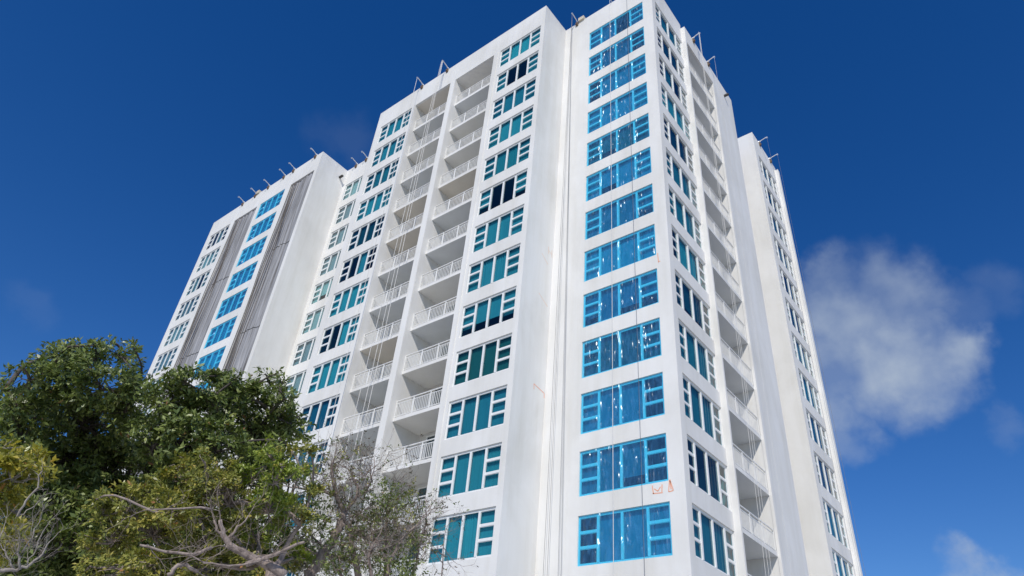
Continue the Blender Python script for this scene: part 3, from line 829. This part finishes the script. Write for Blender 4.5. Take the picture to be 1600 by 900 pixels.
limbs(rootB, baseB, [([(446,900),(420,882),(386,866),(360,852),(350,836),(344,812)], .10, .035, 4), ([(356,842,.05),(372,824),(388,806)], .03, .012, 1),
      ([(350,836),(338,826),(334,812)], .03, .014, 1), ([(440,862,-.2),(406,874,-.2),(384,882,-.2)], .028, .05, 2), ([(476,846,-.3),(440,862,-.2)], .022, .03, 1),
      ([(262,900,-.5),(278,886,-.5),(292,882,-.4),(310,894,-.4)], .035, .03, 2), ([(220,852,-.4),(262,862,-.4),(300,866,-.4),(330,856,-.3)], .018, .03, 2),
      ([(330,795,-.4),(280,795,-.5),(238,796,-.5)], .02, .01, 1), ([(300,868,-.6),(330,880,-.6),(370,884,-.5),(400,878,-.5)], .012, .016, 3)], 14.15, BK_PINK, 5, (.5, .008, 2, .12), 'limb')

# sparse tree in front of the lower storeys
baseC = at(505, 960, 16.0); baseC = Vector((baseC.x, baseC.y, 0))
rootC = empty('sparse_tree', baseC); tag(rootC, 'half bare tree of pinkish brown twigs in front of the lower balconies', 'tree', 'trees in front of the tower')
trC = [([(470,960),(486,896),(500,872),(518,848),(530,826),(538,800)], 0.130, 0.072, 8), ([(538,800),(526,778),(522,756),(519,735),(520,722)], 0.058, 0.023, 9),
       ([(538,800),(558,778),(557,756)], 0.042, 0.023, 6), ([(558,778),(570,768),(578,756),(582,742)], 0.029, 0.016, 6), ([(524,774),(500,767),(478,764),(456,762)], 0.039, 0.016, 7),
       ([(516,834),(538,820),(552,830),(568,839),(592,848)], 0.055, 0.039, 8), ([(560,905,.5),(556,880),(550,855),(546,835)], 0.078, 0.039, 6),
       ([(602,905,.6),(604,860,.6),(604,830,.6),(606,800,.6),(609,776,.6)], 0.044, 0.019, 10), ([(604,900,-.4),(612,872,-.4),(622,854,-.4),(634,836,-.4),(652,820,-.4)], 0.046, 0.016, 10),
       ([(476,858),(500,868),(522,868),(542,874)], 0.039, 0.046, 4), ([(640,910,.3),(650,880,.3),(655,850,.3),(664,825,.3)], 0.039, 0.013, 10), ([(690,920,.2),(692,880,.2),(694,845,.2)], 0.018, 0.009, 3),
       ([(580,905,-.6),(574,870,-.6),(590,840,-.6)], 0.039, 0.018, 8), ([(538,905,.9),(520,880,.9),(500,850,.9),(480,830,.9)], 0.039, 0.018, 8)]
tipsC = limbs(rootC, baseC, trC, 16.0, BK_PINK, 9, (.52, .0115, 3, .05), 'branches', spread=.62)
mbT = MB(); mbT.tube([baseC, at(470, 960, 16.0)], [.17, .10], 9)
meT = mbT.mesh('trunk', BK_PINK, True)
for v in meT.vertices: v.co -= baseC
link('trunk', meT, rootC)
rC = np.random.default_rng(3)
def leafclumps(root, base, cl, dist, size, mat, dens, seed, k=(4, 8)):
    r = np.random.default_rng(seed); C = []; A = []
    for x, y, rr in cl:
        d = dist + r.uniform(-.7, .7); p = at(x, y, d); rad = rr*d/1086.4; n = max(5, int(dens*rad*rad*(rad+.4)))
        u = r.normal(0, .5, (n, 3)); C.append(np.array(p)[None] + u*rad); A.append(u + np.array([[0, 0, .6]]))
    link('crown', leaf_mesh('crown', np.concatenate(C)-np.array(base)[None], np.concatenate(A), size, mat, k=k, seed=seed), root)
leafclumps(rootC, baseC, [(604,762,16),(628,776,18),(590,790,20),(562,802,24),(604,828,30),(622,850,26),(552,862,26),(640,884,26),(584,884,26),(490,768,16),(560,835,22),(610,790,26),(576,772,14),(530,885,26),(500,800,22),(508,838,20),(650,846,16),(480,785,18),(614,896,30),(655,790,12),(575,815,22),(520,740,9)], 16.1, .082, LM_DARK, 640, 61)
leafclumps(rootC, baseC, [(512,722,14),(548,706,11),(490,742,20),(520,762,18),(480,726,16),(646,806,16),(640,765,12),(600,805,22),(536,792,18),(620,812,20),(500,812,20),(660,835,12),(470,800,18),(500,700,12),(560,745,14)], 15.9, .07, LM_OLIVE, 560, 62)
if tipsC:
    tp = [t for t in tipsC if rC.random() < .30]
    link('withered_leaves', leaf_mesh('withered_leaves', np.array([np.array(p) for p, d in tp])-np.array(baseC)[None], np.array([np.array(d) for p, d in tp]), .055, LM_BROWN, k=(2, 5), seed=8), rootC)
    tp = [t for t in tipsC if rC.random() < .10]
    link('crown', leaf_mesh('crown', np.array([np.array(p) for p, d in tp])-np.array(baseC)[None], np.array([np.array(d) for p, d in tp]), .07, LM_DARK, k=(3, 6), seed=18), rootC)

# yellow-green tree at the left edge with dead twigs below
Dc = [(14,722,20),(52,722,18),(74,730,11),(20,752,22),(58,748,14),(10,790,22),(34,812,14),(12,838,20),(36,846,12),(-20,760,40),(-25,850,45),(30,770,14),(42,735,15),(2,700,14)]
rootD, baseD = tree('yellow_leaved_tree', 'yellow-green tree with large leaves at the left picture edge', 'tree', (-60, 960), 12.0, (-30, 900),
     z(Dc, _d.uniform(-.4, .4, len(Dc)), 'y'), .115, {'y': LM_YELLOW}, BK_GREY, 700, 71, flat=.8, limb_r=.009, group='trees in front of the tower', fork_r=.09)
limbs(rootD, baseD, [([(24,806),(40,782),(58,760),(66,736)], .016, .007, 2), ([(26,806),(44,798),(58,786)], .008, .004, 1)], 11.4, BK_GREY, 6, (.2, .004, 1, .1), 'limb')
limbs(rootD, baseD, [([(-40,905),(0,892),(30,889),(50,880),(66,864),(78,846)], .028, .008, 5), ([(30,889),(31,868),(28,858)], .016, .012, 3), ([(31,866),(46,846),(56,828),(64,810)], .012, .004, 3),
      ([(44,884),(52,864),(66,838),(78,814)], .010, .004, 3), ([(20,888),(14,872),(4,858)], .012, .006, 3), ([(0,892),(-6,860),(4,830)], .014, .006, 3)], 11.2, BK_GREY, 7, (.26, .0045, 2, .2), 'dead_branch')


# ------------------------------------------------------------------ camera
cam = bpy.data.cameras.new('camera'); co = bpy.data.objects.new('camera', cam); COL.objects.link(co)
co.matrix_world = Matrix(((RT.x, UP.x, -FW.x, 0), (RT.y, UP.y, -FW.y, 0), (RT.z, UP.z, -FW.z, EYE), (0, 0, 0, 1)))
cam.sensor_width = 36; cam.lens = 36*1086.417/1600; cam.clip_end = 9000; cam.clip_start = .1
scene.camera = co

# ------------------------------------------------------------------ sun and sky
SUN = Vector((.62, -1.0, 1.0)).normalized()
el = math.asin(SUN.z); az = math.atan2(SUN.x, SUN.y)
sl = bpy.data.lights.new('sun', 'SUN'); sl.energy = 3.2; sl.angle = math.radians(.5); sl.color = (1, .945, .85)
so = bpy.data.objects.new('sun', sl); COL.objects.link(so)
so.rotation_euler = SUN.to_track_quat('Z', 'Y').to_euler(); so.location = (20, -30, 60)
w = bpy.data.worlds.new('World'); scene.world = w; w.use_nodes = True
N = w.node_tree.nodes; L = w.node_tree.links
bg = N['Background']; bg.inputs['Strength'].default_value = .085
sky = N.new('ShaderNodeTexSky'); sky.sky_type = 'NISHITA'; sky.sun_disc = False
sky.sun_elevation = el; sky.sun_rotation = az
sky.air_density = 1.0; sky.dust_density = .2; sky.ozone_density = 3.0
tc = N.new('ShaderNodeTexCoord'); dirv = tc.outputs['Generated']
def pixdir(px, py): return (FW + RT*((px-800)/1086.417) - UP*((py-450)/1086.417)).normalized()
n1 = N.new('ShaderNodeTexNoise'); n1.inputs['Scale'].default_value = 10; n1.inputs['Detail'].default_value = 7; n1.inputs['Roughness'].default_value = .55
L.new(dirv, n1.inputs['Vector'])
sub = N.new('ShaderNodeVectorMath'); sub.operation = 'SUBTRACT'; sub.inputs[1].default_value = (.5,.5,.5); L.new(n1.outputs['Color'], sub.inputs[0])
scl = N.new('ShaderNodeVectorMath'); scl.operation = 'SCALE'; scl.inputs['Scale'].default_value = .13; L.new(sub.outputs[0], scl.inputs[0])
wd = N.new('ShaderNodeVectorMath'); wd.operation = 'ADD'; L.new(dirv, wd.inputs[0]); L.new(scl.outputs[0], wd.inputs[1])
tot = None
# cloud puffs: direction (azimuth/elevation as unit vectors), angular radius, weight
CL = [(1325,500,88,.60),(1285,560,85,.60),(1395,470,78,.46),(1395,552,92,.80),(1455,566,66,.78),(1308,640,62,.58),(1290,455,50,.38),(1305,690,42,.4),(1535,452,46,.10),(1470,478,55,.16),
      (1562,655,28,.12),(1522,904,42,1.0),(1568,916,34,.8),(540,222,52,.045),(34,464,36,.05),(1250,600,60,.4)]
for px, py, r, wgt in CL:
    d = pixdir(px, py)
    ds = N.new('ShaderNodeVectorMath'); ds.operation = 'DISTANCE'; L.new(wd.outputs[0], ds.inputs[0]); ds.inputs[1].default_value = d
    mr = N.new('ShaderNodeMapRange'); mr.interpolation_type = 'SMOOTHSTEP'
    mr.inputs[1].default_value = r/1086*1.15; mr.inputs[2].default_value = r/1086*.3; mr.inputs[3].default_value = 0; mr.inputs[4].default_value = wgt
    L.new(ds.outputs['Value'], mr.inputs[0])
    if tot is None: tot = mr.outputs[0]
    else:
        mx = N.new('ShaderNodeMath'); mx.operation = 'MAXIMUM'
        L.new(tot, mx.inputs[0]); L.new(mr.outputs[0], mx.inputs[1]); tot = mx.outputs[0]
n2 = N.new('ShaderNodeTexNoise'); n2.inputs['Scale'].default_value = 13; n2.inputs['Detail'].default_value = 6; L.new(dirv, n2.inputs['Vector'])
mr = N.new('ShaderNodeMapRange'); mr.inputs[1].default_value = .34; mr.inputs[2].default_value = .62; mr.inputs[3].default_value = .50; mr.inputs[4].default_value = 1.1
L.new(n2.outputs['Fac'], mr.inputs[0])
ml = N.new('ShaderNodeMath'); ml.operation = 'MULTIPLY'; ml.use_clamp = True; L.new(tot, ml.inputs[0]); L.new(mr.outputs[0], ml.inputs[1])
gm = N.new('ShaderNodeGamma'); gm.inputs['Gamma'].default_value = 1.0; L.new(sky.outputs[0], gm.inputs['Color'])
hs = N.new('ShaderNodeHueSaturation'); hs.inputs['Saturation'].default_value = 1.365; hs.inputs['Value'].default_value = 1.30; hs.inputs['Hue'].default_value = .514
L.new(gm.outputs[0], hs.inputs['Color'])
mixn = N.new('ShaderNodeMix'); mixn.data_type = 'RGBA'; L.new(ml.outputs[0], mixn.inputs[0]); L.new(hs.outputs[0], mixn.inputs[6]); mixn.inputs[7].default_value = (5.0, 5.9, 7.2, 1)
L.new(mixn.outputs[2], bg.inputs['Color'])

scene.view_settings.view_transform = 'Standard'; scene.view_settings.look = 'None'
scene.view_settings.exposure = 0; scene.view_settings.gamma = 1
scene.cycles.max_bounces = 8; scene.cycles.transparent_max_bounces = 12
